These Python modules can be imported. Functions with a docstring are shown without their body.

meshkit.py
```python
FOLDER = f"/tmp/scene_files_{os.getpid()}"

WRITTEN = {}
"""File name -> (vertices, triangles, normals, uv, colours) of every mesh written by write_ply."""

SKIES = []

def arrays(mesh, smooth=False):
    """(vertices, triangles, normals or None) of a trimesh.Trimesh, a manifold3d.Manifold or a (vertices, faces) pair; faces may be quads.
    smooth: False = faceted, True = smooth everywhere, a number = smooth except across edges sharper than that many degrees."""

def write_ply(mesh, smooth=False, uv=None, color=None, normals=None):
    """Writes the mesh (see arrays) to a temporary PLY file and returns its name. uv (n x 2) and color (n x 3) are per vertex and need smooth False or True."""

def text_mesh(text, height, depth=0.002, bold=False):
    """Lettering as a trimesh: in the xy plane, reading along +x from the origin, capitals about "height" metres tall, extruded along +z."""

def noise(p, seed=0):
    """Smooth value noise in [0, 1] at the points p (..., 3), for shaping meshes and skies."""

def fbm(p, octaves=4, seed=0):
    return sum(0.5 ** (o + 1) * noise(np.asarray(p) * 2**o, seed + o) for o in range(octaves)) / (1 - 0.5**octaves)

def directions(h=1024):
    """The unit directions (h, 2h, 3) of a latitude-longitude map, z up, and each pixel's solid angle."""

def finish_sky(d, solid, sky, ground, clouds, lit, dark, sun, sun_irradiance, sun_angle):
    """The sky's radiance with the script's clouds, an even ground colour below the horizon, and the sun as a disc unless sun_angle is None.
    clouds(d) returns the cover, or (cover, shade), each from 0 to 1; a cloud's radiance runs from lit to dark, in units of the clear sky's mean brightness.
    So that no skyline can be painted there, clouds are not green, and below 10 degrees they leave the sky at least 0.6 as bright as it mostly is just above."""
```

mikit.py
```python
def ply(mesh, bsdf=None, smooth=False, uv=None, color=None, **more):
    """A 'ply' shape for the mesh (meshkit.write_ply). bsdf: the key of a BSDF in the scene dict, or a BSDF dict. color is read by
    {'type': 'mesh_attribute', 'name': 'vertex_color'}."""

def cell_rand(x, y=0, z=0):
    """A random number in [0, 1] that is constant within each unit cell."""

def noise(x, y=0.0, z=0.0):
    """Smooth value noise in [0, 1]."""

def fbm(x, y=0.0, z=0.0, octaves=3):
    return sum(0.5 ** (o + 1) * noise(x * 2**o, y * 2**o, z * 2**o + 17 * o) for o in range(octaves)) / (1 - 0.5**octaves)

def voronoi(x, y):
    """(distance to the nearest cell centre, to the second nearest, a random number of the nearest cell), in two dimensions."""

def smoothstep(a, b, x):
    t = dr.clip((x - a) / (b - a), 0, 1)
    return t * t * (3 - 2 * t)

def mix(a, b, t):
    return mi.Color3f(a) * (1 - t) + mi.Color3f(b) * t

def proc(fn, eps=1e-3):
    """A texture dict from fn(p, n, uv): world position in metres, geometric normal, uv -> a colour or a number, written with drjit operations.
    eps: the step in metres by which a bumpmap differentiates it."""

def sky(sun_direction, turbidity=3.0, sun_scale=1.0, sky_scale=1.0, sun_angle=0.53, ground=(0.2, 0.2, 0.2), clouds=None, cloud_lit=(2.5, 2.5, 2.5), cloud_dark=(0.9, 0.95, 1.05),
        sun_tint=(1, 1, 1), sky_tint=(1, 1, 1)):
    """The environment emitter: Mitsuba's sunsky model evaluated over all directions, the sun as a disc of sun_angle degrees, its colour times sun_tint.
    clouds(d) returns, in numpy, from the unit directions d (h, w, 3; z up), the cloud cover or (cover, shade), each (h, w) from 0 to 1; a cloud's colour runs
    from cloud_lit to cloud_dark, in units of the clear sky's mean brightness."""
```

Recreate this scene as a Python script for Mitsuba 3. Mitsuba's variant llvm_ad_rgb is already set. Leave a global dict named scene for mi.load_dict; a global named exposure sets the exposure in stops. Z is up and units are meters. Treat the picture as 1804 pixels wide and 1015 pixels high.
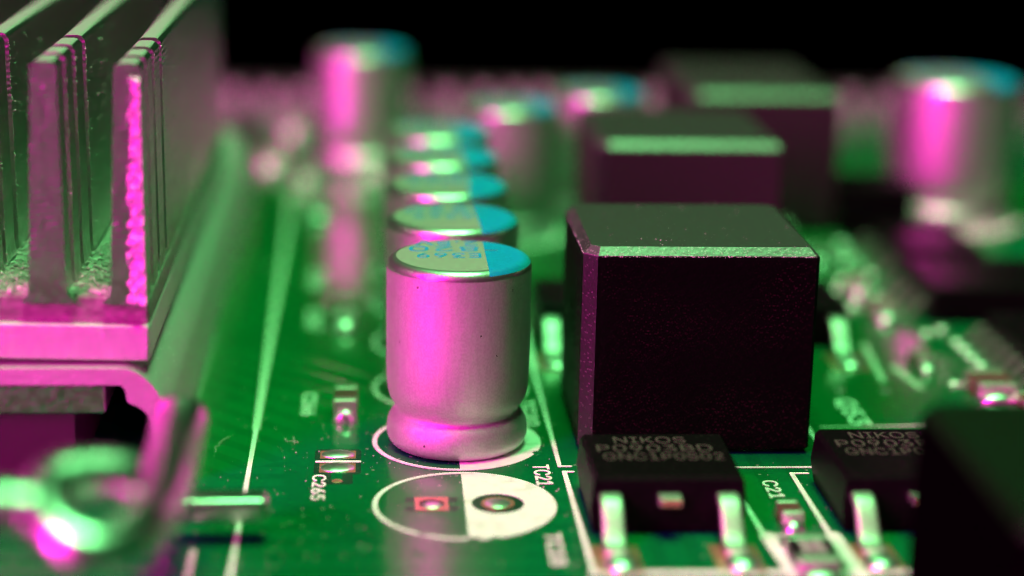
import math, random
import numpy as np, trimesh, manifold3d as m3
import drjit as dr, mitsuba as mi
import mikit, meshkit
from mikit import proc, noise, fbm, cell_rand, voronoi, smoothstep, mix
from shapely.geometry import Polygon, Point, box as sbox
from shapely import affinity
from scipy.interpolate import CubicSpline

T = mi.ScalarTransform4f
S = 0.01            # one millimetre of the board is one centimetre here (ten times life size)
rng = random.Random(7)
scene, labels = {'type': 'scene'}, {}

# ------------------------------------------------------------------ camera
eye = np.array([-4.805, -101.751, 36.123])
fwd = np.array([0.07336, 0.96360, -0.25708])
th, ps, ro = 0.26, 0.076, 0.022
fwd = np.array([math.sin(ps)*math.cos(th), math.cos(ps)*math.cos(th), -math.sin(th)])
right = np.array([math.cos(ps), -math.sin(ps), 0]); up0 = np.cross(right, fwd)
upv = -right*math.sin(ro) + up0*math.cos(ro)
scene['camera'] = {'type': 'thinlens', 'fov': 30.08, 'fov_axis': 'x', 'aperture_radius': 2.1*S, 'focus_distance': 103.6*S,
                   'near_clip': 0.05, 'far_clip': 50.0,
                   'to_world': T().look_at(origin=list(eye*S), target=list((eye+fwd*100)*S), up=list(upv))}
exposure = 0.0

# ------------------------------------------------------------------ lamps (outside the frame, black studio around)
GREEN = np.array([0.19, 1.0, 0.28])
MAG = np.array([1.0, 0.008, 0.53])
def lamp_panel(key, centre, target, hx, hy, rgb, label, up=(0, 1, 0.01)):
    round_ = False
    to = T().look_at(origin=list(np.array(centre)*S), target=list(np.array(target)*S), up=list(up))
    if round_:
        m = trimesh.creation.cylinder(radius=hx*S, height=0.002, sections=48)
    else:
        m = trimesh.creation.box([2*hx*S, 2*hy*S, 0.002])
    m.faces = m.faces[m.face_normals[:, 2] > 0.9]
    hb = trimesh.creation.cylinder(radius=hx*1.06*S, height=0.3, sections=48) if round_ else trimesh.creation.box([2.1*hx*S, 2.1*hy*S, 0.3])
    hb.apply_translation([0, 0, -0.155])
    scene[key+'__diffuser'] = {**mikit.ply(m, 'lamp_black'), 'to_world': to, 'emitter': {'type': 'area', 'radiance': {'type': 'rgb', 'value': [float(x) for x in rgb]}}}
    scene[key+'__housing'] = {**mikit.ply(hb, 'lamp_black'), 'to_world': to}
    labels[key] = {'label': label, 'category': 'lamp'}

# ------------------------------------------------------------------ materials
def rgb(*c): return {'type': 'rgb', 'value': list(map(float, c))}
def prin(base, rough, metal=0.0, spec=0.5, bump=None, bscale=1.0, **kw):
    d = {'type': 'principled', 'base_color': base if isinstance(base, dict) else rgb(*base),
         'roughness': rough if isinstance(rough, dict) else float(rough), 'metallic': float(metal), **({'specular': float(spec)} if metal < 0.5 and 'eta' not in kw else {}), **kw}
    if bump is not None:
        d = {'type': 'bumpmap', 'arbitrary': bump, 'scale': float(bscale), 'bsdf': d}
    return {'type': 'twosided', 'bsdf': d}

MM = 1.0/S
def speck(p, size, amount, seed):
    """1 on scattered specks about size mm across"""
    x, y, z = p.x*MM/size, p.y*MM/size, p.z*MM/size
    r = cell_rand(x+seed, y, z)
    return dr.select(r > 1-amount, mi.Float(1), mi.Float(0))

def mask_color(p, n, uv):
    x, y = p.x*MM, p.y*MM
    # copper under the lacquer: bundles of parallel tracks, some at 45 degrees, and poured planes with gaps
    reg = voronoi(x*0.045+3.1, y*0.03+1.7)[2]
    d45 = (x+y)*0.7071
    u = dr.select(reg < 0.35, x, dr.select(reg < 0.65, d45, y))
    tr = dr.abs(u*0.55 - dr.floor(u*0.55) - 0.5)
    track = smoothstep(0.30, 0.27, tr)
    on = smoothstep(0.52, 0.56, fbm(x*0.07+5, y*0.05, 0.0, 2))
    pour = smoothstep(0.50, 0.53, noise(x*0.11+9.0, y*0.06+2.0))
    k = 0.80 + 0.14*track*on + 0.11*pour + 0.10*(fbm(x*1.3, y*1.3, 0.0, 3)-0.5)
    c = mix((0.0010, 0.088, 0.024), (0.0014, 0.142, 0.038), dr.clip((k-0.7)*3, 0, 1))
    dust = speck(p, 0.16, 0.0022, 11.0)
    return mix(c, (0.25, 0.32, 0.25), dust*0.75)
def mask_bump(p, n, uv):
    x, y = p.x*MM, p.y*MM
    reg = voronoi(x*0.045+3.1, y*0.03+1.7)[2]
    d45 = (x+y)*0.7071
    u = dr.select(reg < 0.35, x, dr.select(reg < 0.65, d45, y))
    tr = dr.abs(u*0.55 - dr.floor(u*0.55) - 0.5)
    on = smoothstep(0.52, 0.56, fbm(x*0.07+5, y*0.05, 0.0, 2))
    return S*(0.020*smoothstep(0.32, 0.25, tr)*on + 0.05*fbm(x*0.22, y*0.22, 0.0, 2) + 0.0022*fbm(x*2.5, y*2.5, 0.0, 2))
scene['solder_mask'] = prin(proc(mask_color), 0.13, 0, 0.5, bump=proc(mask_bump, 0.0015), bscale=1.0)
def silk_color(p, n, uv):
    x, y = p.x*MM, p.y*MM
    return mix((0.80, 0.80, 0.77), (0.66, 0.67, 0.62), smoothstep(0.55, 0.75, fbm(x*1.7, y*1.7, 0.0, 3)))
scene['silk_white'] = prin(proc(silk_color), 0.55, 0, 0.35)
scene['silk_thin'] = prin((0.55, 0.60, 0.52), 0.55, 0, 0.3)
def alu_color(p, n, uv):
    x, y, z = p.x*MM, p.y*MM, p.z*MM
    k = smoothstep(0.25, 0.75, 0.45*fbm(x*8.0, y*8.0, z*0.6, 3) + 0.55*noise(x*15, y*15, z*9))
    c = mix((0.74, 0.74, 0.72), (0.86, 0.86, 0.84), k)
    pit = speck(p, 0.11, 0.0005, 3.0)
    return mix(c, (0.10, 0.09, 0.08), pit*0.85)
def alu_bump(p, n, uv):
    x, y, z = p.x*MM, p.y*MM, p.z*MM
    return S*(0.008*fbm(x*6.0, y*6.0, z*1.6, 3) + 0.007*noise(x*15, y*15, z*10))
def metal2(color, bump, eps, r1, r2, w):
    ct = proc(color)
    lobes = [{'type': 'principled', 'base_color': ct, 'roughness': r, 'metallic': 1.0} for r in (r1, r2)]
    return {'type': 'twosided', 'bsdf': {'type': 'bumpmap', 'arbitrary': proc(bump, eps), 'scale': 1.0,
            'bsdf': {'type': 'blendbsdf', 'weight': w, 'a': lobes[0], 'b': lobes[1]}}}
scene['aluminium_can'] = metal2(alu_color, alu_bump, 0.0004, 0.58, 0.70, 0.45)
scene['aluminium_rim'] = metal2(alu_color, alu_bump, 0.0004, 0.23, 0.46, 0.40)
scene['aluminium_top'] = prin(proc(lambda p, n, uv: mix((0.76, 0.77, 0.68), (0.88, 0.88, 0.80), fbm(p.x*MM*5, p.y*MM*5, 0.0, 3))), 0.55, 1.0)
scene['aluminium_gloss'] = prin((0.98, 0.97, 0.96), 0.48, 1.0)
scene['teal_ink'] = prin(proc(lambda p, n, uv: mix((0.0, 0.27, 0.40), (0.0, 0.32, 0.48), noise(p.x*MM*9, p.y*MM*9, 0.0))), 0.42, 0, 0.5)
scene['rubber_black'] = prin((0.02, 0.02, 0.02), 0.6)
def ferrite_color(p, n, uv):
    g = speck(p, 0.085, 0.13, 5.0)*cell_rand(p.x*MM*9, p.y*MM*9, p.z*MM*9)*smoothstep(0.35, 0.7, fbm(p.x*MM*0.2, p.y*MM*0.2, p.z*MM*0.2, 2))
    return mix((0.001, 0.0008, 0.0009), (0.018, 0.006, 0.009), g)
def ferrite_bump(p, n, uv):
    x, y, z = p.x*MM, p.y*MM, p.z*MM
    return S*0.030*fbm(x*5.0, y*5.0, z*5.0, 2)
scene['ferrite'] = prin(proc(ferrite_color), 0.52, 0, 0.07, bump=proc(ferrite_bump, 0.0005), bscale=1.0)
scene['ferrite_edge'] = prin(proc(lambda p, n, uv: mix((0.006, 0.008, 0.006), (0.09, 0.10, 0.085), speck(p, 0.09, 0.12, 9.0))), 0.46, 0, eta=2.5, bump=proc(ferrite_bump, 0.0005), bscale=0.6)
scene['ferrite_corner'] = prin(proc(lambda p, n, uv: mix((0.004, 0.003, 0.004), (0.05, 0.04, 0.045), speck(p, 0.09, 0.06, 9.0))), 0.46, 0, eta=1.65, bump=proc(ferrite_bump, 0.0005), bscale=0.5)
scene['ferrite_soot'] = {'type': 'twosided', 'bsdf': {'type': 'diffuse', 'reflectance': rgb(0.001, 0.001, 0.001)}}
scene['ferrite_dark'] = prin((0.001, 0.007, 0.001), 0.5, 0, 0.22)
scene['ferrite_dull'] = prin((0.024, 0.016, 0.020), 0.5, 0, 0.3)
scene['ferrite_top'] = prin(proc(lambda p, n, uv: mix((0.001, 0.002, 0.001), (0.03, 0.03, 0.028), speck(p, 0.09, 0.006, 6.0))), 0.48, 0, eta=2.4, bump=proc(ferrite_bump, 0.0005), bscale=0.4)
def heatsink_color(p, n, uv):
    x, y, z = p.x*MM, p.y*MM, p.z*MM
    c = mix((0.54, 0.54, 0.53), (0.70, 0.70, 0.69), fbm(x*2.0, y*0.35, z*2.0, 3))
    d1 = speck(p, 0.14, 0.010, 1.0)*smoothstep(0.42, 0.6, fbm(x*0.35, y*0.35, z*0.35, 2))
    d2 = speck(p, 0.22, 0.003, 8.0)
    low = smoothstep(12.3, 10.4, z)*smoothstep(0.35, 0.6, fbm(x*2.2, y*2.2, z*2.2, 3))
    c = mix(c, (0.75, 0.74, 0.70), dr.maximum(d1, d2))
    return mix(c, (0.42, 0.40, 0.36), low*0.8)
def heatsink_bump(p, n, uv):
    x, y, z = p.x*MM, p.y*MM, p.z*MM
    return S*(0.016*dr.sin(z*19.0+2*noise(x*2, y*2, z))*smoothstep(11.5, 12.5, z) + 0.016*noise(x*7, y*7, z*7) + 0.020*fbm(x*3.0, y*0.6, z*4.0, 3) + 0.030*smoothstep(12.0, 10.4, z)*fbm(x*4.0, y*4.0, z*4.0, 2))
scene['heatsink_cut'] = prin(proc(lambda p, n, uv: mix((0.80, 0.79, 0.78), (0.97, 0.96, 0.95), fbm(p.x*MM*2.5, p.y*MM, p.z*MM*0.7, 3))), 0.68, 1.0, bump=proc(heatsink_bump, 0.0006), bscale=1.0)
scene['heatsink_tip'] = prin((0.74, 0.74, 0.72), 0.60, 1.0)
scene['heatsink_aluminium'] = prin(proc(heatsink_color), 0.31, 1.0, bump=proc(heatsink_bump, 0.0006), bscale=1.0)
def bracket_color(p, n, uv):
    x, y, z = p.x*MM, p.y*MM, p.z*MM
    return mix((0.56, 0.57, 0.55), (0.76, 0.76, 0.74), speck(p, 0.16, 0.03, 2.0)*0.7 + 0.3*fbm(x, y*0.4, z, 2))
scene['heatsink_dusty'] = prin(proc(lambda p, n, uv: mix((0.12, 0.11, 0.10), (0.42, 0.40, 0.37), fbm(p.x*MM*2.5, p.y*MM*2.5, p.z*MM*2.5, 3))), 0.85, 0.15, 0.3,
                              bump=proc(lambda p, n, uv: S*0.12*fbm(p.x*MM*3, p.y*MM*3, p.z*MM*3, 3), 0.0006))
scene['bracket_metal'] = prin(proc(bracket_color), 0.62, 0.62, bump=proc(lambda p, n, uv: S*0.045*fbm(p.x*MM*4, p.y*MM*4, p.z*MM*4, 2), 0.0006))
scene['clip_steel'] = prin((0.78, 0.78, 0.77), 0.28, 1.0)
scene['solder'] = prin(proc(lambda p, n, uv: mix((0.72, 0.72, 0.70), (0.88, 0.88, 0.86), noise(p.x*MM*3, p.y*MM*3, p.z*MM*3))), 0.36, 1.0,
                       bump=proc(lambda p, n, uv: S*0.03*fbm(p.x*MM*2.2, p.y*MM*2.2, p.z*MM*2.2, 2), 0.0006))
scene['tinned_lead'] = prin((0.66, 0.66, 0.61), 0.50, 1.0)
scene['copper'] = prin((0.86, 0.42, 0.28), 0.38, 0.85)
scene['bare_laminate'] = prin((0.004, 0.045, 0.018), 0.4)
scene['hole_dark'] = prin((0.03, 0.02, 0.015), 0.5)
def chip_color(p, n, uv):
    return mix((0.003, 0.003, 0.003), (0.007, 0.0065, 0.006), speck(p, 0.14, 0.05, 4.0))
scene['chip_plastic'] = prin(proc(chip_color), 0.40, 0, 0.07, bump=proc(lambda p, n, uv: S*0.008*fbm(p.x*MM*4, p.y*MM*4, p.z*MM*4, 2), 0.0006))
scene['chip_print'] = prin((0.055, 0.05, 0.042), 0.6, 0, 0.3)
scene['substrate_plastic'] = prin((0.035, 0.02, 0.03), 0.5)
scene['ceramic_brown'] = prin((0.10, 0.045, 0.035), 0.38, 0, 0.6)
scene['slot_plastic'] = prin((0.012, 0.009, 0.010), 0.45, 0, 0.6)
scene['dust_grey'] = prin((0.5, 0.5, 0.47), 0.9, 0, 0.1)
scene['lamp_black'] = prin((0.01, 0.01, 0.01), 0.8)

lamp_panel('green_softbox', (14, 2, 230), (13, 2, 0), 42, 62, 21.5*GREEN, 'large green softbox lamp hanging high over the circuit board')
lamp_panel('magenta_lamp', (-668, -604, 440), (0, 0, 8), 110, 425, 46*MAG, 'tall magenta strip lamp standing at the front left of the board', (0, 0, 1))

# ------------------------------------------------------------------ helpers
counts = {}
def key_for(name):
    n = counts.get(name, 0); counts[name] = n+1
    return name if n == 0 else f'{name}_{n:03d}'
def scaled(m):
    m = m.copy() if isinstance(m, trimesh.Trimesh) else m
    m.apply_scale(S); return m
def put(key, mesh, mat, smooth=30):
    scene[key] = mikit.ply(scaled(mesh), mat, smooth=smooth)
    return key
def thing(name, label, cat, group=None):
    k = key_for(name); labels[k] = {'label': label, 'category': cat}
    if group: labels[k]['group'] = group
    return k
def part(parent, name, mesh, mat, smooth=30, label=None):
    k = key_for(f'{parent}__{name}')
    put(k, mesh, mat, smooth)
    if label: labels[k] = {'label': label}
    return k
def tm(man):
    mm = man.to_mesh(); return trimesh.Trimesh(mm.vert_properties[:, :3], mm.tri_verts, process=False)
def boxm(x0, x1, y0, y1, z0, z1):
    m = trimesh.creation.box([x1-x0, y1-y0, z1-z0]); m.apply_translation([(x0+x1)/2, (y0+y1)/2, (z0+z1)/2]); return m
def rbox(x0, x1, y0, y1, z0, z1, r=0.1, seg=8):
    """box with rounded edges"""
    s = m3.Manifold.sphere(r, seg)
    pts = [s.translate((x, y, z)) for x in (x0+r, x1-r) for y in (y0+r, y1-r) for z in (z0+r, z1-r)]
    return tm(m3.Manifold.batch_hull(pts))
def hull(pts): return trimesh.convex.convex_hull(np.array(pts, float))
def revolve(profile, sections=96):
    return trimesh.creation.revolve(np.array(profile, float), sections=sections)
def flat(poly, z0, z1):
    ms = [trimesh.creation.extrude_polygon(g, z1-z0, engine='earcut') for g in getattr(poly, 'geoms', [poly])]
    m = trimesh.util.concatenate(ms); m.apply_translation([0, 0, z0]); return m
def tube(path, r, n=14, closed=False):
    p = np.array(path, float); k = len(p)
    r = np.broadcast_to(r, (k,))
    t = np.gradient(p, axis=0)
    if closed: t = np.roll(p, -1, 0)-np.roll(p, 1, 0)
    t /= np.linalg.norm(t, axis=1, keepdims=True)
    a = np.cross(t[0], [0, 0, 1.0]);
    if np.linalg.norm(a) < 1e-3: a = np.cross(t[0], [1.0, 0, 0])
    a /= np.linalg.norm(a); A = []
    for i in range(k):
        a = a-t[i]*(a@t[i]); a /= np.linalg.norm(a); A.append(a)
    A = np.array(A); B = np.cross(t, A); ang = np.arange(n)*2*np.pi/n
    v = (p[:, None]+r[:, None, None]*(np.cos(ang)[None, :, None]*A[:, None]+np.sin(ang)[None, :, None]*B[:, None])).reshape(-1, 3)
    F = []
    for i in range(k if closed else k-1):
        i2 = (i+1) % k
        for j in range(n):
            j2 = (j+1) % n
            F += [[i*n+j, i*n+j2, i2*n+j2], [i*n+j, i2*n+j2, i2*n+j]]
    if not closed:
        v = np.vstack([v, p[0]-t[0]*r[0]*0.4, p[-1]+t[-1]*r[-1]*0.4]); c0, c1 = k*n, k*n+1
        for j in range(n):
            F += [[c0, (j+1) % n, j], [c1, (k-1)*n+j, (k-1)*n+(j+1) % n]]
    return trimesh.Trimesh(v, F, process=False)
def smooth_path(pts, n=60):
    pts = np.array(pts, float); s = np.r_[0, np.cumsum(np.linalg.norm(np.diff(pts, axis=0), axis=1))]
    return CubicSpline(s, pts)(np.linspace(0, s[-1], n))
def ribbon(path_yz, x0, x1, t):
    """a strip of thickness t following a path in y, z, from x0 to x1"""
    p = np.array(path_yz, float); d = np.gradient(p, axis=0); d /= np.linalg.norm(d, axis=1, keepdims=True)
    nrm = np.c_[-d[:, 1], d[:, 0]]
    poly = Polygon(np.vstack([p+nrm*t/2, (p-nrm*t/2)[::-1]])).buffer(0).buffer(-0.04).buffer(0.04)
    m = trimesh.creation.extrude_polygon(poly, x1-x0, engine='earcut')       # in (y, z, x)
    m.vertices = np.c_[m.vertices[:, 2]+x0, m.vertices[:, 0], m.vertices[:, 1]]
    m.fix_normals(); return m
def strip(path_yz, xc, w, t, n=20):
    """a bent flat lead with rounded edges"""
    p = np.array(path_yz, float); d = np.gradient(p, axis=0); d /= np.linalg.norm(d, axis=1, keepdims=True)
    nr = np.c_[-d[:, 1], d[:, 0]]; ang = np.arange(n)*2*np.pi/n
    cx = np.sign(np.cos(ang))*np.abs(np.cos(ang))**0.45*w/2; cn = np.sign(np.sin(ang))*np.abs(np.sin(ang))**0.45*t/2
    k = len(p); v = np.zeros((k, n, 3))
    v[..., 0] = xc+cx[None]; v[..., 1] = p[:, :1]+nr[:, :1]*cn[None]; v[..., 2] = p[:, 1:]+nr[:, 1:]*cn[None]
    v = v.reshape(-1, 3); F = []
    for i in range(k-1):
        for j in range(n):
            j2 = (j+1) % n; F += [[i*n+j, (i+1)*n+j2, i*n+j2], [i*n+j, (i+1)*n+j, (i+1)*n+j2]]
    for e, c in ((0, k*n), (k-1, k*n+1)):
        for j in range(n): F.append([c, e*n+j, e*n+(j+1) % n] if e == 0 else [c, e*n+(j+1) % n, e*n+j])
    v = np.vstack([v, [[xc, *p[0]]], [[xc, *p[-1]]]])
    m = trimesh.Trimesh(v, F, process=False); m.fix_normals(); return m
def dome(cx, cy, z, rx, ry, h, power=1.0):
    m = trimesh.creation.icosphere(subdivisions=3)
    v = m.vertices.copy(); keep = v[:, 2]
    v = np.c_[v[:, 0]*rx, v[:, 1]*ry, np.where(keep > 0, keep, keep*0.05)*h]
    m.vertices = v+np.array([cx, cy, z]); return m
def lettering(text, height, width, depth=0.02, bold=True):
    """text scaled to the width and height given, lower left at the origin, reading along +x"""
    m = meshkit.text_mesh(text, 1.0, depth=1.0, bold=bold)
    lo, hi = m.bounds
    m.apply_translation(-lo); m.apply_scale([width/(hi[0]-lo[0]), height/(hi[1]-lo[1]), depth/(hi[2]-lo[2])])
    return m
def rot90(m, k):
    a = k*math.pi/2; m.apply_transform(trimesh.transformations.rotation_matrix(a, [0, 0, 1])); return m

# ------------------------------------------------------------------ the board
B = 'circuit_board'
board = boxm(-90, 130, -75, 116, -2.0, 0.0)
put(B, board, 'solder_mask', False)
labels[B] = {'label': 'green lacquered circuit board with white printed outlines carrying all the components', 'kind': 'structure'}

def silk(poly, name='outline', mat='silk_white'): return part(B, name, flat(poly, -0.01, 0.03), mat, False)
def line(x0, y0, x1, y1, w, mat='silk_white', name='outline_line'):
    from shapely.geometry import LineString
    return silk(LineString([(x0, y0), (x1, y1)]).buffer(w/2, cap_style='round'), name, mat)
def silk_text(text, x0, x1, yfar, ynear, mat='silk_white', bold=True):
    """letters whose tops point to +x, read towards the viewer"""
    m = lettering(text, x1-x0, yfar-ynear, 0.04, bold); rot90(m, -1)      # reading along -y, tops to +x
    lo, hi = m.bounds; m.apply_translation([x0-lo[0], yfar-hi[1], -0.01])
    return part(B, 'lettering', m, mat, False)

PITCH, RING = 9.764, 4.755
def ring_outline(cx, cy, R=RING, w=0.26, half=True, a0=0):
    c = Point(cx, cy)
    rr = c.buffer(R, 96).difference(c.buffer(R-w, 96))
    if half:
        h = c.buffer(R, 96).intersection(sbox(cx, cy-R-1, cx+R+1, cy+R+1))
        return rr.union(h)
    return rr
# the empty place in front: white half with a via in it, square pad in the other half
def empty_ring():
    cx, cy = 0.0, -PITCH
    g = ring_outline(cx, cy)
    vx, vy = cx+1.72, cy+0.1
    g = g.difference(Point(vx, vy).buffer(1.36, 64)).difference(sbox(cx-0.05, cy-RING-0.1, cx+0.5, cy-RING+0.35))
    part(B, 'ring_outline', flat(g, -0.01, 0.03), 'silk_white', False)
    part(B, 'clearance_ring', flat(Point(vx, vy).buffer(1.34, 48), -0.005, 0.012), 'bare_laminate', False)
    c = Point(vx, vy)
    part(B, 'via_ring', flat(c.buffer(0.86, 48).difference(c.buffer(0.62, 48)), -0.005, 0.05), 'copper', False)
    part(B, 'via_solder', dome(vx, vy, 0.0, 0.72, 0.72, 0.16), 'solder', True)
    px, py = cx-1.70, cy+0.1
    sq = sbox(px-0.86, py-0.9, px+0.86, py+0.9)
    part(B, 'square_pad', flat(sq.difference(Point(px, py-0.05).buffer(0.66, 40)), -0.005, 0.05), 'copper', False)
    part(B, 'pad_solder', dome(px+0.03, py-0.18, 0.0, 0.56, 0.50, 0.11), 'solder', True)
    part(B, 'pad_hole', flat(Point(px, py-0.05).buffer(0.655, 40), -0.005, 0.012), 'hole_dark', False)
    for sx in (-1, 1):
        for sy in (-1, 1):
            xa, xb = sorted((px+sx*0.86, px+sx*1.32)); ya = py+sy*0.62
            part(B, 'relief_gap', flat(sbox(xa, ya-0.3, xb, ya+0.3).buffer(0.02), -0.005, 0.012), 'bare_laminate', False)
empty_ring()
for k in range(5):
    part(B, 'ring_outline', flat(ring_outline(0, k*PITCH), -0.01, 0.03), 'silk_white', False)
for (cx, cy) in ((6.3, 51.0), (14.3, 58.5)):
    part(B, 'ring_outline', flat(ring_outline(cx, cy), -0.01, 0.03), 'silk_white', False)
part(B, 'ring_outline', flat(ring_outline(-5.8, 78, 5.4), -0.01, 0.03), 'silk_white', False)
part(B, 'ring_outline', flat(ring_outline(45, 57.5, 6.4), -0.01, 0.03), 'silk_white', False)

line(-11.38, 2.2, -11.85, 66, 0.44, 'silk_thin'); line(-11.36, -35, -11.38, 2.2, 0.26); line(-13.34, -35, -13.34, -15.6, 0.32, 'silk_thin')
line(-15.15, -6, -15.15, 22, 0.05, 'silk_thin')
silk(Point(-11.6, 66).buffer(1.1), 'outline_dot', 'silk_thin')
# right-hand outlines: coil and transistor places
line(5.45, 13.6, 5.45, -4.15, 0.24); line(5.45, -4.15, 6.05, -4.15, 0.2)
line(15.0, -4.45, 24, -4.45, 0.2); line(5.62, -5.0, 6.1, -5.0, 0.2)
line(5.62, -5.0, 5.72, -18.7, 0.27); line(5.72, -18.7, 17.5, -18.8, 0.55)
line(14.6, -9.4, 14.75, -14.2, 0.26); line(14.9, -14.2, 15.35, -19.4, 0.80); line(14.8, -14.15, 15.9, -14.15, 0.2)
line(18.02, -5.4, 18.9, -5.4, 0.2); line(18.02, -5.4, 18.1, -14.0, 0.26); line(18.25, -14.2, 18.45, -19.4, 0.75)
line(18.1, -18.8, 26, -18.8, 0.55)
line(20.6, -1.0, 20.6, 13.0, 0.24)
line(5.5, 13.7, 5.5, 26, 0.45); line(5.5, 13.7, 6.2, 13.7, 0.2)
line(27.4, 11, 28.2, 19, 0.4, 'silk_thin'); line(29.4, 9.6, 28.9, 14.0, 0.5, 'silk_thin')
line(21.4, 2.2, 30, 2.6, 0.16, 'silk_thin')
for (x0, x1, yf, yn, t) in ((3.95, 4.88, -3.9, -7.05, 'TC21'), (3.75, 4.6, -13.7, -17.7, 'TC18'), (-7.95, -7.2, -5.3, -9.0, 'C265'), (16.1, 16.95, -6.5, -9.1, 'C21'),
                            (-8.95, -8.05, 8.7, 4.6, 'C266'), (4.1, 4.95, 7.2, 2.6, 'TC20'), (23.2, 24.6, 7.4, 2.6, 'Q53'), (-9.3, -8.2, 27.5, 22.5, 'C267'),
                            (-9.4, -8.3, 38.5, 33.5, 'C268')):
    silk_text(t, x0, x1, yf, yn)
# vias and solder spots on the lacquer
def via(x, y, r=0.3, mat='solder'):
    c = Point(x, y)
    part(B, 'via', flat(c.buffer(r, 20).difference(c.buffer(r*0.45, 16)), -0.005, 0.025), mat, False)
for (x, y) in ((-14.2, 3.0), (-14.0, -1.2), (-13.7, -4.4), (-5.4, -12.8), (-5.2, -15.4), (-2.2, -13.6), (-2.5, -16.0), (1.3, -14.4),
               (-12.6, 40), (-9.9, 52), (-8.6, 61), (29.5, 22.8), (32, 25.7), (27.0, 9.0), (24.9, 11.8), (33.5, 6.5), (30.5, 4.0), (36, 48), (27, 52), (30, 60), (52, 60),
               (24.2, 9.2), (26.2, 15.2), (31.5, 18.0), (4.4, -2.0), (3.6, 8.6)):
    lac = rng.random()
    m = dome(x, y, 0, 0.34, 0.34, 0.05)
    part(B, 'via', m, 'solder_mask' if y < 9 else 'solder', True)
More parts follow.
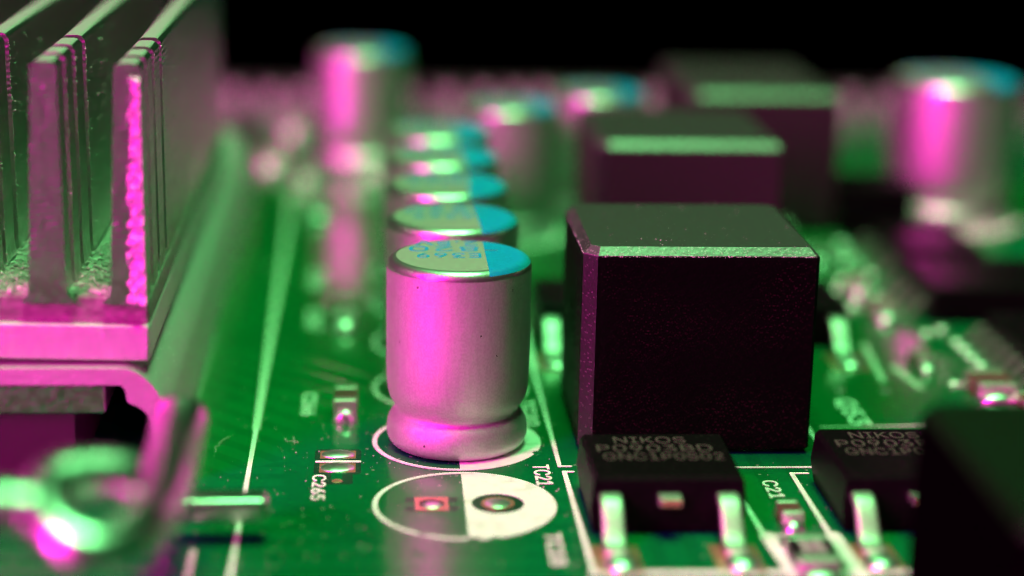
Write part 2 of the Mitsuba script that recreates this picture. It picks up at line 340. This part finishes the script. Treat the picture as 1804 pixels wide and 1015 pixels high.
# the unpopulated place C265: two tinned pads, bar between, dark openings
def c265():
    for (ya, yb) in ((-3.0+0.22, -1.55), (-4.95, -3.55)):
        sq = sbox(-7.62, ya, -5.65, yb).buffer(-0.08).buffer(0.08)
        part(B, 'laminate_opening', flat(sq.buffer(0.28, join_style='mitre'), -0.005, 0.010), 'bare_laminate', False)
        part(B, 'bare_pad', flat(sq, -0.005, 0.02), 'copper', False)
        part(B, 'pad_solder', dome(-6.63, (ya+yb)/2, 0.012, 0.93, (yb-ya)/2+0.02, 0.20), 'solder', True)
    line(-7.72, -3.27, -5.5, -3.27, 0.30)
    part(B, 'laminate_opening', flat(sbox(-7.3, -6.5, -6.0, -4.95).buffer(0.2), -0.005, 0.009), 'bare_laminate', False)
    part(B, 'lacquer_track', flat(sbox(-6.95, -6.1, -6.35, -4.9), -0.005, 0.02), 'solder_mask', False)
    part(B, 'via', dome(-6.62, -6.2, 0, 0.3, 0.3, 0.04), 'copper', True)
c265()

# ------------------------------------------------------------------ capacitors
def can_profile(R, H):
    k = R/4.0
    pts = [(3.25*k, 0.08), (3.62*k, 0.14), (3.86*k, 0.45), (3.95*k, 0.95), (3.88*k, 1.45), (3.66*k, 1.86), (3.46*k, 2.12), (3.47*k, 2.30), (3.66*k, 2.62), (3.86*k, 3.1), (3.97*k, 3.9), (4.0*k, 4.6)]
    p = np.array(pts); s = np.r_[0, np.cumsum(np.linalg.norm(np.diff(p, axis=0), axis=1))]
    q = CubicSpline(s, p)(np.linspace(0, s[-1], 60))
    q[:, 0] = np.minimum(q[:, 0], R)
    re = 0.52*k; a = np.linspace(0, np.pi/2, 12)
    rim = np.c_[R-re+re*np.cos(a), H-re+re*np.sin(a)]
    return np.vstack([[(0, 0.08)], q, [(R, (4.6+H-re)/2)], rim, [(R-re-0.6*k, H+0.008), (R*0.5, H+0.01), (0, H+0.01)]]), re
def drape(mesh, R, H, re, lift):
    """lays a thin flat mesh over the rounded rim of a can"""
    v = mesh.vertices.copy(); r = np.hypot(v[:, 0], v[:, 1]); d = np.clip((r-(R-re))/re, 0, 0.999)
    z = np.where(d > 0, H-re+re*np.sqrt(1-d*d), H+0.01)
    v[:, 2] = z+lift+v[:, 2]*0; m = mesh.copy(); m.vertices = v; return m
def ink_segment(R, H, re, x0, rmax, z):
    c = Point(0, 0)
    poly = c.buffer(rmax, 64).intersection(sbox(x0, -R, R, R)).difference(sbox(x0-0.1, 1.05, x0+0.75, 1.16))
    from shapely.ops import triangulate
    xs = np.arange(x0, R, 0.22); g = []
    m = trimesh.creation.extrude_polygon(poly, 0.01, engine='earcut')
    m = trimesh.Trimesh(*trimesh.remesh.subdivide_to_size(m.vertices, m.faces, 0.16), process=True)
    m.faces = m.faces[m.triangles_center[:, 2] > 0.0099]
    return drape(m, R, H, re, z)
def capacitor(x, y, R, H, label, rows, name='capacitor', a=0.0, xdiv=0.36, group=None, mat='aluminium_can'):
    t = thing(name, label, 'capacitor', group)
    prof, re = can_profile(R, H)
    def place(m):
        m.apply_transform(trimesh.transformations.rotation_matrix(a, [0, 0, 1])); m.apply_translation([x, y, 0]); return m
    iz = int(np.argmax(prof[:, 1] >= H-re-1e-6))
    part(t, 'can', place(revolve(np.vstack([prof[:iz+1]]), 128)), mat, 45)
    part(t, 'top_rim', place(revolve(prof[iz:-3], 128)), 'aluminium_rim', 45)
    part(t, 'top_plate', place(revolve(prof[-4:], 128)), 'aluminium_top', 45)
    part(t, 'rubber_base', place(trimesh.creation.cylinder(radius=R*0.84, height=0.09, sections=48, transform=trimesh.transformations.translation_matrix([0, 0, 0.075]))), 'rubber_black')
    part(t, 'polarity_mark', place(ink_segment(R, H, re, R*xdiv, R-0.06, 0.022)), 'teal_ink', True)
    k = R/4.0
    for (txt, xa, xb, yc, h) in rows:
        m = lettering(txt, h*k, (xb-xa)*k, 0.018, False); rot90(m, 2)
        lo, hi = m.bounds; m.apply_translation([xb*k-hi[0], yc*k-(lo[1]+hi[1])/2, H+0.008])
        part(t, 'lettering', place(m), 'teal_ink', False)
    return t
R1 = [('E369', -2.35, 1.20, -0.05, 1.05), ('820', -2.75, 1.15, 1.45, 1.15), ('2.5V', -2.4, 1.15, 2.78, 1.0)]
CAP_LABELS = ['sharp silver capacitor nearest the viewer, standing behind the empty white ring',
              'silver capacitor second in the row, directly behind the sharp nearest one',
              'blurred silver capacitor third in the row of five on the left',
              'blurred silver capacitor fourth in the row of five on the left',
              'strongly blurred silver capacitor farthest back in the row of five']
for k in range(5):
    capacitor(0, k*PITCH, 4.0, 10.83, CAP_LABELS[k], R1, a=[0.0, 0.04, -0.03, 0.05, 0.0][k], group='row of silver capacitors with teal tops')
capacitor(6.3, 51.0, 4.0, 10.83, 'blurred silver capacitor right behind the row of five, magenta glint on its rim', R1, a=0.06)
capacitor(14.3, 58.5, 4.1, 10.83, 'blurred silver capacitor half hidden behind the second black coil block', R1, a=0.0)
capacitor(-5.8, 78.0, 4.45, 11.5, 'tall blurred capacitor at the back left with a bright magenta stripe', R1, a=0.0, mat='aluminium_gloss')
capacitor(45.0, 57.5, 5.5, 12.45, 'large blurred capacitor at the back right, brightly magenta on its left', R1, a=0.0, mat='aluminium_gloss')

# ------------------------------------------------------------------ coil blocks
def coil(x0, x1, y0, y1, H, label, c=0.46, cv=0.72, mat='ferrite', top='ferrite_top', corner_mat='ferrite_corner'):
    t = thing('power_inductor', label, 'inductor', 'square black coil blocks')
    def octo(i, z): 
        a, b, e, g = x0+i, x1-i, y0+i, y1-i; q = max(cv-i*0.6, 0.15)
        return [(a+q, e, z), (b-q*0.25, e, z), (b, e+q*0.25, z), (b, g-q, z), (b-q, g, z), (a+q, g, z), (a, g-q, z), (a, e+q, z)]
    body = hull(octo(0.0, 0.35)+octo(0.0, H-c))
    lid = hull(octo(0.0, H-c)+octo(c, H))
    def split(m, test):
        k = np.array([test(n) for n in m.face_normals]); a = m.copy(); b = m.copy()
        a.update_faces(~k); b.update_faces(k); return a, b
    core, corner = split(hull(octo(0.05, 0.3)+octo(0, 0.4)+octo(0.0, H-c-0.06)+octo(0.02, H-c-0.02)), lambda n: n[0] < -0.4 and n[1] < -0.4)
    part(t, 'core', core, mat, 20)
    part(t, 'corner_bevel', corner, corner_mat, 20)
    edge, lid = split(hull(octo(0.025, H-c-0.02)+octo(0.04, H-c+0.02)+octo(c-0.03, H-0.02)+octo(c+0.04, H)), lambda n: n[2] > 0.9)
    part(t, 'top_face', lid, top, 20)
    part(t, 'top_bevel', edge, 'ferrite_edge' if top == 'ferrite_top' else top, 20)
    for s in (0.22, 0.78):
        xc = x0+(x1-x0)*s
        part(t, 'terminal', rbox(xc-1.2, xc+1.2, y0+1.3, y1-1.3, 0.0, 0.42, 0.1), 'tinned_lead')
    return t
coil(6.68, 19.62, -2.35, 9.3, 11.85, 'sharp black coil cube with slanted green-lit top edge, nearest of the fully visible ones')
coil(11.0, 24.2, 29.0, 44.0, 11.85, 'blurred black coil block second back, directly behind the sharp one', mat='ferrite_dull')
coil(21.2, 33.8, 51.5, 70.0, 11.85, 'most blurred black coil block, farthest back of them', mat='ferrite_dull')
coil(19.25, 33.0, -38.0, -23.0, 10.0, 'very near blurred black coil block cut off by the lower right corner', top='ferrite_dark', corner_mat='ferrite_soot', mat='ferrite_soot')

# ------------------------------------------------------------------ power transistors
def transistor(x0, x1, y0, y1, label, text=True, H=3.0, leads=True):
    t = thing('power_transistor', label, 'transistor', 'flat black power transistors with bent leads')
    d = 0.22; z0 = 0.10
    def rect(i, z): return [(x0+i, y0+i, z), (x1-i, y0+i, z), (x1-i, y1-i*0.3, z), (x0+i, y1-i*0.3, z)]
    m = hull(rect(d, z0)+rect(0, 1.35)+rect(d*0.7, H-0.22)+rect(d*0.7+0.18, H))
    part(t, 'body', m, 'chip_plastic', 20)
    part(t, 'tab', rbox(x0+0.7, x1-0.7, y1-0.15, y1+1.6, 0.02, 0.75, 0.12), 'tinned_lead')
    w = x1-x0; xc = (x0+x1)/2
    zL = 1.95
    for s in (-1, 1):
        cx = xc+s*2.93
        path = smooth_path([(y0+0.3, zL), (y0-0.25, zL), (y0-0.5, zL-0.06), (y0-1.0, zL-0.42), (y0-1.5, zL-0.95), (y0-1.9, zL-1.36), (y0-2.2, 0.37), (y0-2.55, 0.27), (y0-3.1, 0.26)], 40)
        part(t, 'lead', strip(path, cx, 1.12, 0.50), 'tinned_lead', 50)
        part(B, 'solder_pad', flat(sbox(cx-1.05, y0-4.9, cx+1.05, y0-1.5).buffer(0.1), -0.005, 0.03), 'copper', False)
        part(B, 'solder_joint', dome(cx+0.12, y0-3.85, 0.02, 0.90, 0.95, 0.44), 'solder', True)
    part(t, 'lead_stub', rbox(xc-0.56, xc+0.56, y0-0.75, y0+0.3, zL-0.22, zL+0.22, 0.06), 'tinned_lead', label='short cut-off middle lead')
    part(t, 'cut_end', boxm(xc-0.50, xc+0.50, y0-0.765, y0-0.745, zL-0.17, zL+0.17), 'copper', False, label='bare red copper end of the cut lead')
    if text:
        k = w/7.7
        for (txt, xa, xb, yc, h) in (('NIKOS', 1.75, 5.45, -1.0, 0.95), ('P0903BD', 0.75, 6.65, -2.25, 1.0), ('GNC1P0S02', 0.95, 7.0, -3.5, 1.0)):
            m = lettering(txt, h, (xb-xa)*k, 0.016, False); lo, hi = m.bounds
            m.apply_translation([x0+xa*k, y1+yc-h/2, H-0.004]); part(t, 'lettering', m, 'chip_print', False)
    c = trimesh.creation.cylinder(radius=0.55, height=0.02, sections=32); c.apply_translation([x1-1.5, y0+2.5, H]); part(t, 'mould_mark', c, 'chip_plastic')
    return t
transistor(6.0, 13.85, -13.95, -7.35, 'black power transistor with grey lettering in front of the sharp coil block')
transistor(18.7, 26.4, -13.95, -6.7, 'black power transistor right of the sharp coil block, partly hidden by the near block')
transistor(6.1, 13.6, 18.2, 25.0, 'blurred transistor hidden behind the sharp coil block, one lead showing at its left', False)
transistor(19.3, 26.9, 18.2, 25.0, 'blurred transistor behind the sharp coil block, one lead showing at its right', False)

# ------------------------------------------------------------------ small chips
def ceramic(xc, y0, L, w, h, label, body='ceramic_brown', name='ceramic_capacitor', cat='capacitor', text=None, joint=0.5):
    t = thing(name, label, cat, 'tiny surface-mounted chips')
    e = L*0.24
    part(t, 'body', rbox(xc-w/2+0.03, xc+w/2-0.03, y0+e*0.9, y0+L-e*0.9, 0.05, h-0.03, 0.06), body)
    for (a, b) in ((y0, y0+e), (y0+L-e, y0+L)):
        part(t, 'end_cap', rbox(xc-w/2, xc+w/2, a, b, 0.02, h, 0.12), 'tinned_lead')
    for s, yy in ((-1, y0), (1, y0+L)):
        part(B, 'solder_joint', dome(xc, yy+s*joint*0.25, 0.0, w*0.56, joint, h*0.62), 'solder', True)
    if text:
        m = lettering(text, w*0.55, L*0.42, 0.02, True); rot90(m, -1); lo, hi = m.bounds
        m.apply_translation([xc-w*0.28-lo[0], y0+L*0.29-lo[1], h-0.035]); part(t, 'lettering', m, 'silk_thin', False)
    return t
ceramic(-6.33, 3.35, 3.0, 1.38, 1.35, 'small brown ceramic chip left of the nearest capacitor, behind the empty pads')
ceramic(-6.6, 22.3, 4.6, 1.75, 1.35, 'blurred ceramic chip farther back along the left of the capacitor row', joint=0.8)
ceramic(16.35, -13.5, 1.9, 1.15, 0.95, 'small chip between the two front transistors, below white letters', joint=0.6)
ceramic(16.4, -19.3, 3.5, 2.1, 0.85, 'flat black chip resistor with grey print between the front transistors at the lower edge', body='chip_plastic', name='chip_resistor', cat='resistor', text='103', joint=1.0)
ceramic(33.4, 6.6, 3.4, 2.4, 1.2, 'blurred chip with a magenta glint right of the sharp coil block', joint=0.8)
ceramic(35.2, 3.4, 2.8, 2.2, 1.0, 'blurred pale chip at the right edge behind the near coil block', joint=0.8)
ceramic(31.3, 24.8, 2.6, 1.8, 1.1, 'blurred green-lit chip in front of the flat black circuit', joint=0.8)
ceramic(-9.3, 56, 3.4, 2.0, 1.2, 'blurred chip on the left of the board far behind the sharp parts', joint=0.9)
ceramic(-14.3, 78, 4, 2.6, 1.4, 'faint blurred chip at the back left beside the bracket', joint=1.0)
ceramic(36.5, 66, 3.6, 2.2, 1.3, 'faint blurred chip between the far coil block and the large capacitor', joint=1.0)
ceramic(55.5, 50.5, 3.6, 2.4, 1.3, 'faint blurred chip right of the large capacitor', joint=1.0)
ceramic(3.8, 62, 3.4, 2.0, 1.3, 'faint blurred chip between the back capacitors', joint=1.0)

for (x, y, L, w, h, lab) in ((27.6, 26.5, 2.4, 1.5, 1.0, 'blurred tiny chip beside the right corner of the sharp coil cube'), (31.0, 31.5, 2.2, 1.4, 1.2, 'blurred tiny chip left of the pink-lit pins of the wide chip'),
        (30.2, 40.5, 2.6, 1.6, 1.2, 'blurred tiny chip between the coil cubes and the reddish chip'), (29.0, 49.0, 2.6, 1.6, 1.2, 'blurred tiny chip right of the second coil block'),
        (51.5, 44.0, 2.8, 1.8, 1.3, 'blurred tiny chip at the right edge below the large capacitor'),
        (53.0, 66.0, 3.0, 2.0, 1.4, 'blurred tiny chip right behind the large capacitor'), (30.8, 13.2, 2.0, 1.2, 0.9, 'blurred tiny chip on the green area right of the coil cube'),
        (26.8, 34.0, 2.4, 1.5, 1.1, 'blurred tiny chip half behind the second coil block'), (-10.8, 70.5, 3.0, 2.0, 1.3, 'faint tiny chip in front of the back left capacitor'),
        (-12.9, 95.0, 3.2, 2.2, 1.5, 'faint tiny chip near the far left edge of the board'), (25.5, 91.0, 3.2, 2.2, 1.5, 'faint tiny chip near the far edge behind the coil blocks')):
    ceramic(x, y, L, w, h, lab, joint=0.7)

# ------------------------------------------------------------------ integrated circuits
def chip(x0, x1, y0, y1, h, label, pins, name='integrated_circuit'):
    t = thing(name, label, 'chip', 'flat black integrated circuits')
    def rect(i, z): return [(x0+i, y0+i, z), (x1-i, y0+i, z), (x1-i, y1-i, z), (x0+i, y1-i, z)]
    part(t, 'package', hull(rect(0.15, 0.15)+rect(0, h*0.5)+rect(0.18, h-0.1)+rect(0.3, h)), 'chip_plastic', 20)
    for (px, py, side) in pins:
        w = 0.30
        if side in 'LR':
            s = -1 if side == 'L' else 1
            path = smooth_path([(0.2*-s, h*0.5), (s*0.35, h*0.5), (s*0.8, h*0.25), (s*1.1, 0.16), (s*1.9, 0.12)], 24)
            m = ribbon(path, -w, w, 0.22); v = m.vertices; m.vertices = np.c_[v[:, 1]+px, v[:, 0]+py, v[:, 2]]; m.fix_normals()
            part(B, 'solder_joint', dome(px+s*1.75, py, 0.0, 0.65, 0.5, 0.3), 'solder', True)
        else:
            s = -1 if side == 'F' else 1
            path = smooth_path([(0.2*-s, h*0.5), (s*0.35, h*0.5), (s*0.8, h*0.25), (s*1.1, 0.16), (s*1.9, 0.12)], 24)
            m = ribbon(path, -w, w, 0.22); m.apply_translation([px, py, 0])
            part(B, 'solder_joint', dome(px, py+s*1.75, 0.0, 0.5, 0.65, 0.3), 'solder', True)
        part(t, 'pin', m, 'tinned_lead', 35)
    return t
chip(34.2, 50.0, 24.2, 33.6, 2.5, 'wide flat black chip at the right with pink-lit pins on its left', [(34.2, 25.6+i*2.2, 'L') for i in range(4)])
chip(35.3, 42.0, 36.4, 47.0, 2.3, 'flat black chip with reddish top in front of the large capacitor', [(35.3, 37.8+i*2.6, 'L') for i in range(4)])
chip(36.6, 48.0, 6.0, 20.6, 2.0, 'flat black chip at the right edge with a row of pins on its left', [(36.6, 7.4+i*1.75, 'L') for i in range(8)])

for (x, y, q) in ((29.8, 28.5, 0.7), (30.9, 36.0, 0.8), (28.4, 38.0, 0.7), (33.2, 21.6, 0.6), (26.4, 21.5, 0.7), (32.4, 41.5, 0.8), (30.0, 45.5, 0.8), (31.8, 10.4, 0.5), (34.6, 22.6, 0.6), (29.6, 33.0, 0.6), (33.5, 47.5, 0.8)):
    part(B, 'solder_joint', dome(x, y, 0.0, q, q*0.9, q*0.6), 'solder', True)
t = thing('choke', 'squat black block right of the farthest coil block, lost in shadow', 'inductor')
part(t, 'body', rbox(34.2, 39.2, 47.5, 53.5, 0.02, 4.9, 0.25), 'chip_plastic')
part(t, 'terminal', rbox(35.0, 38.4, 47.3, 53.7, 0.01, 0.35, 0.1), 'tinned_lead')
# ------------------------------------------------------------------ heat sink
HS = thing('heat_sink', 'tall silver finned heat sink standing at the left edge', 'heat sink')
tilt = trimesh.transformations.rotation_matrix(math.radians(1.2), [0, 1, 0], [-20, 0, 8])
def hsm(m): m.apply_transform(tilt); return m
def fin_profile(xc, top=22.25, bot=9.8, wt=1.30, wb=1.85):
    pr = [(xc-wb/2-0.5, bot), (xc-wb/2-0.06, bot+0.45), (xc-wb/2, bot+1.0), (xc-wt/2, top-0.55)]
    a = np.linspace(np.pi, 0, 13)
    pr += [(xc+math.copysign(wt/2-0.42, math.cos(b))+0.42*math.cos(b), top-0.42+0.42*math.sin(b)) for b in a]
    pr += [(xc+wt/2, top-0.55), (xc+wb/2, bot+1.0), (xc+wb/2+0.06, bot+0.45), (xc+wb/2+0.5, bot)]
    return Polygon(pr)
def fin_piece(xc, y0, y1, outer=False, **kw):
    poly = fin_profile(xc, **kw)
    if outer: poly = poly.intersection(sbox(-200, 0, xc+kw.get('wb', 1.85)/2, 60))
    poly = poly.buffer(-0.07).buffer(0.07)
    m = trimesh.creation.extrude_polygon(poly, y1-y0, engine='earcut')
    v = m.vertices; m.vertices = np.c_[v[:, 0], v[:, 2]+y0, v[:, 1]]; m.fix_normals()
    return hsm(m)
SEG = [(-6.45, -4.55), (-3.55, -1.35), (-0.35, 2.2), (3.35, 44.0)]
for i, xc in enumerate((-17.25, -21.35, -25.45, -29.55, -33.65, -37.75)):
    for (a, b) in SEG:
        fm = fin_piece(xc, a, b, i == 0); tip = (fm.face_normals[:, 2] > 0.8) & (fm.triangles_center[:, 2] > 20)
        f1, f2 = fm.copy(), fm.copy(); f1.update_faces(~tip); f2.update_faces(tip)
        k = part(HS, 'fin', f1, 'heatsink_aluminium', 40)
        part(k, 'tip', f2, 'heatsink_tip', 40)
xb = -17.25
bm = trimesh.Trimesh(*trimesh.remesh.subdivide_to_size(*(lambda h: (h.vertices, h.faces))(hull([(xb-0.15, -6.4, 9.9), (xb+0.92, -6.4, 9.9), (xb+0.92, -6.95, 9.9), (xb-0.02, -6.4, 21.6), (xb+0.62, -6.4, 21.6), (xb+0.62, -6.75, 21.4)])), 0.16), process=True)
bv = bm.vertices; nz = meshkit.fbm(bv*np.array([2.6, 2.6, 2.2]), 3, 5); bv[:, 1] += np.where(bv[:, 1] < -6.41, (nz-0.5)*0.55, 0); bm.vertices = bv
part(HS, 'burr', hsm(bm), 'heatsink_cut', True, label='ragged bright edge on the front of the right fin')
base = rbox(-40, -16.22, -6.5, 44, 6.78, 8.72, 0.16)
part(HS, 'base_plate', hsm(base), 'heatsink_cut')
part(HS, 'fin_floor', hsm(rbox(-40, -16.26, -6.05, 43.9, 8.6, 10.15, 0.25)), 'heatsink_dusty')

# ------------------------------------------------------------------ bracket: folded sheet with a rounded shoulder
BR = thing('retention_bracket', 'folded grey metal bracket with rounded shoulder running under the heat sink', 'bracket')
a = np.linspace(np.pi/2, 0, 16)
rx, rz = 2.35, 2.7
cl = [(-44, 6.5), (-17.75, 6.5)]+[(-17.75+rx*math.cos(b), 3.5+(rz+0.3)*math.sin(b)) for b in a][1:]+[(-15.35, 1.6), (-15.30, 0.02)]
cl = np.array(cl); d = np.gradient(cl, axis=0); d /= np.linalg.norm(d, axis=1, keepdims=True); nn = np.c_[-d[:, 1], d[:, 0]]
tk = (0.8+0.75*np.exp(-((np.arange(len(cl))-8.0)/4.5)**2))[:, None]
poly = Polygon(np.vstack([cl, (cl-nn*tk)[::-1]])).buffer(0).buffer(-0.08).buffer(0.08)
m = trimesh.creation.extrude_polygon(poly, 70.0, engine='earcut'); v = m.vertices
m.vertices = np.c_[v[:, 0], v[:, 2]-7.1, v[:, 1]]; m.fix_normals()
lowest = m.vertices[:, 2].min(); m.apply_translation([0, 0, 0.01-lowest])
part(BR, 'folded_sheet', m, 'bracket_metal', 35)
part(BR, 'far_lug', rbox(-18.6, -15.3, 62.5, 67, 0.0, 2.6, 0.3), 'bracket_metal')
# the package under it
CP = thing('chip_package', 'dark chip package with a pale lid under the bracket at the left edge', 'chip')
part(CP, 'substrate', rbox(-44, -20.3, -5.6, 34, 0.02, 3.75, 0.1), 'substrate_plastic')
part(CP, 'lid', rbox(-42, -18.6, -6.3, 33, 3.76, 5.45, 0.22), 'heatsink_aluminium')

# ------------------------------------------------------------------ wire clip
CL = thing('spring_clip', 'blurred bent steel wire clip with a loop at the lower left corner', 'clip')
hook = [(-13.85, -15.3, 6.65), (-13.8, -18.8, 6.3), (-13.65, -23.3, 6.75), (-13.6, -27.8, 6.9), (-14.15, -31.9, 7.4), (-15.3, -33.4, 7.45), (-16.6, -33.1, 7.9),
        (-17.45, -31.6, 8.45), (-17.25, -29.7, 8.75), (-16.15, -28.8, 8.75), (-14.4, -28.1, 8.45)]
hr = np.interp(np.linspace(0, 1, 110), [0, 0.3, 0.5, 0.75, 0.9, 1], [1.35, 1.2, 1.05, 0.95, 1.15, 1.0])
part(CL, 'hook', tube(smooth_path(hook, 110), hr, 18), 'clip_steel', True)
part(CL, 'bar', tube([(-40, -31.5, 8.3), (-33, -31.5, 8.3), (-26, -31.5, 8.4), (-20.5, -31.5, 8.45), (-17.5, -31.6, 8.45)], [1.4, 1.4, 1.4, 1.3, 1.0], 24), 'clip_steel', 40)
part(CL, 'arm', rbox(-14.6, -9.8, -14.9, -13.3, 1.05, 2.30, 0.38, 16), 'clip_steel', 50)
part(CL, 'arm_root', tube(smooth_path([(-13.7, -22.5, 6.4), (-13.95, -19.0, 4.4), (-14.2, -15.6, 2.3), (-14.1, -14.0, 1.8)], 24), 0.62, 16), 'clip_steel', True)

# ------------------------------------------------------------------ the back edge
SC = thing('slot_connector', 'long dark slot connector along the far edge of the board', 'connector')
part(SC, 'housing', rbox(-60, 90, 111.5, 113.2, 0.01, 3.0, 0.1), 'slot_plastic')
for i in range(30):
    xx = -24.0+i*3.9+rng.uniform(-0.5, 0.5)
    if rng.random() < 0.82:
        part(SC, 'contact', rbox(xx-0.75, xx+0.75, 110.3, 111.5, 0.0, 2.3+rng.uniform(0, 0.4), 0.12), 'bracket_metal')
LED = thing('solder_dome', 'small round green-lit dome at the far right edge', 'solder dome')
part(LED, 'dome', dome(57.3, 78.5, 0, 1.3, 1.3, 1.9), 'solder', True)
DK = thing('plastic_post', 'dark blurred post beside the far end of the bracket', 'post')
part(DK, 'post', tm(m3.Manifold.cylinder(3.4, 1.7, 1.5, 32).translate((-17.6, 84, 0))), 'slot_plastic')

# ------------------------------------------------------------------ dust: a few fibres lying about
def fibre(x, y, z, l, seed):
    r = random.Random(seed); a = r.uniform(0, 6.28); p = [(x, y, z)]
    for i in range(7):
        a += r.uniform(-0.8, 0.8); p.append((p[-1][0]+l/7*math.cos(a), p[-1][1]+l/7*math.sin(a), z+r.uniform(0, 0.06)))
    return tube(smooth_path(p, 24), 0.022, 5)
fm = [fibre(-13.4, -1.7, 0.04, 2.6, 3), fibre(-9.6, 0.4, 0.04, 1.2, 5), fibre(-8.9, -0.2, 0.04, 1.0, 8), fibre(-14.6, 4.0, 0.03, 0.8, 9)]
r = np.random.RandomState(4)
octa = trimesh.creation.icosahedron()
def grit(points, lo, hi, rr):
    pts = np.array(points); k = len(pts); sz = lo+(hi-lo)*rr.rand(k)**3
    dirs = rr.uniform(0.6, 1.4, (k, 12, 3))
    v = octa.vertices[None]*dirs*sz[:, None, None]+pts[:, None]
    return trimesh.Trimesh(v.reshape(-1, 3), (octa.faces[None]+12*np.arange(k)[:, None, None]).reshape(-1, 3), process=False)
board_pts = [(r.uniform(-15, 5.4), r.uniform(-18, 6), 0.02) for _ in range(360)]+[(r.uniform(14, 19), r.uniform(-14, -3), 0.02) for _ in range(40)]
H1 = 11.85
coil_pts = [(6.68+0.8+r.rand()*12.0, -2.35+r.normal(0, 0.02), H1-0.48+r.normal(0, 0.02)) for _ in range(190)]+[(6.7+r.normal(0, 0.02), -1.5+10*r.rand()**2, H1-0.48+r.normal(0, 0.02)) for _ in range(90)]
coil_pts += [(7+12*r.rand(), -2+11*r.rand(), H1+0.005) for _ in range(45)]
fin_pts = []
for xc in (-17.25, -21.35, -25.45):
    for a0 in (-3.55, -0.35, 3.35):
        for _ in range(110):
            z = r.uniform(10.5, 21.9); w = 0.65+(22-z)/12*0.275
            fin_pts.append((xc+(w if r.rand() < 0.75 else -w)+r.normal(0, 0.015), a0+abs(r.normal(0, 0.03)), z))
    for _ in range(260):
        z = r.uniform(10.4, 21.9); w = 0.65+(22-z)/12*0.275; y = 3.4+r.rand()**2*14
        fin_pts.append((xc+(w+0.01 if r.rand() < 0.7 else -w-0.01), y, z))
floor_pts = [(r.uniform(-24.6, -17.9), -5.9+11*r.rand()**1.3, 10.17+abs(r.normal(0, 0.06))) for _ in range(1500)]
TP = lambda pts: trimesh.transform_points(np.array(pts), tilt)
fluff = []
for k in range(26):
    fluff.append(fibre(r.uniform(-24, -18.3), r.uniform(-5.5, 3.5), 10.3, r.uniform(1.0, 2.4), 100+k))
for m_ in fluff: m_.apply_transform(tilt)
put('dust', trimesh.util.concatenate(fm+fluff+[grit(board_pts, 0.018, 0.06, r), grit(coil_pts, 0.012, 0.045, r), grit(TP(fin_pts), 0.02, 0.07, r), grit(TP(floor_pts), 0.03, 0.16, r)]), 'dust_grey', True)
labels['dust'] = {'label': 'pale dust specks and fibres scattered over the heat sink, the board and the sharp coil cube', 'category': 'dust', 'kind': 'stuff'}
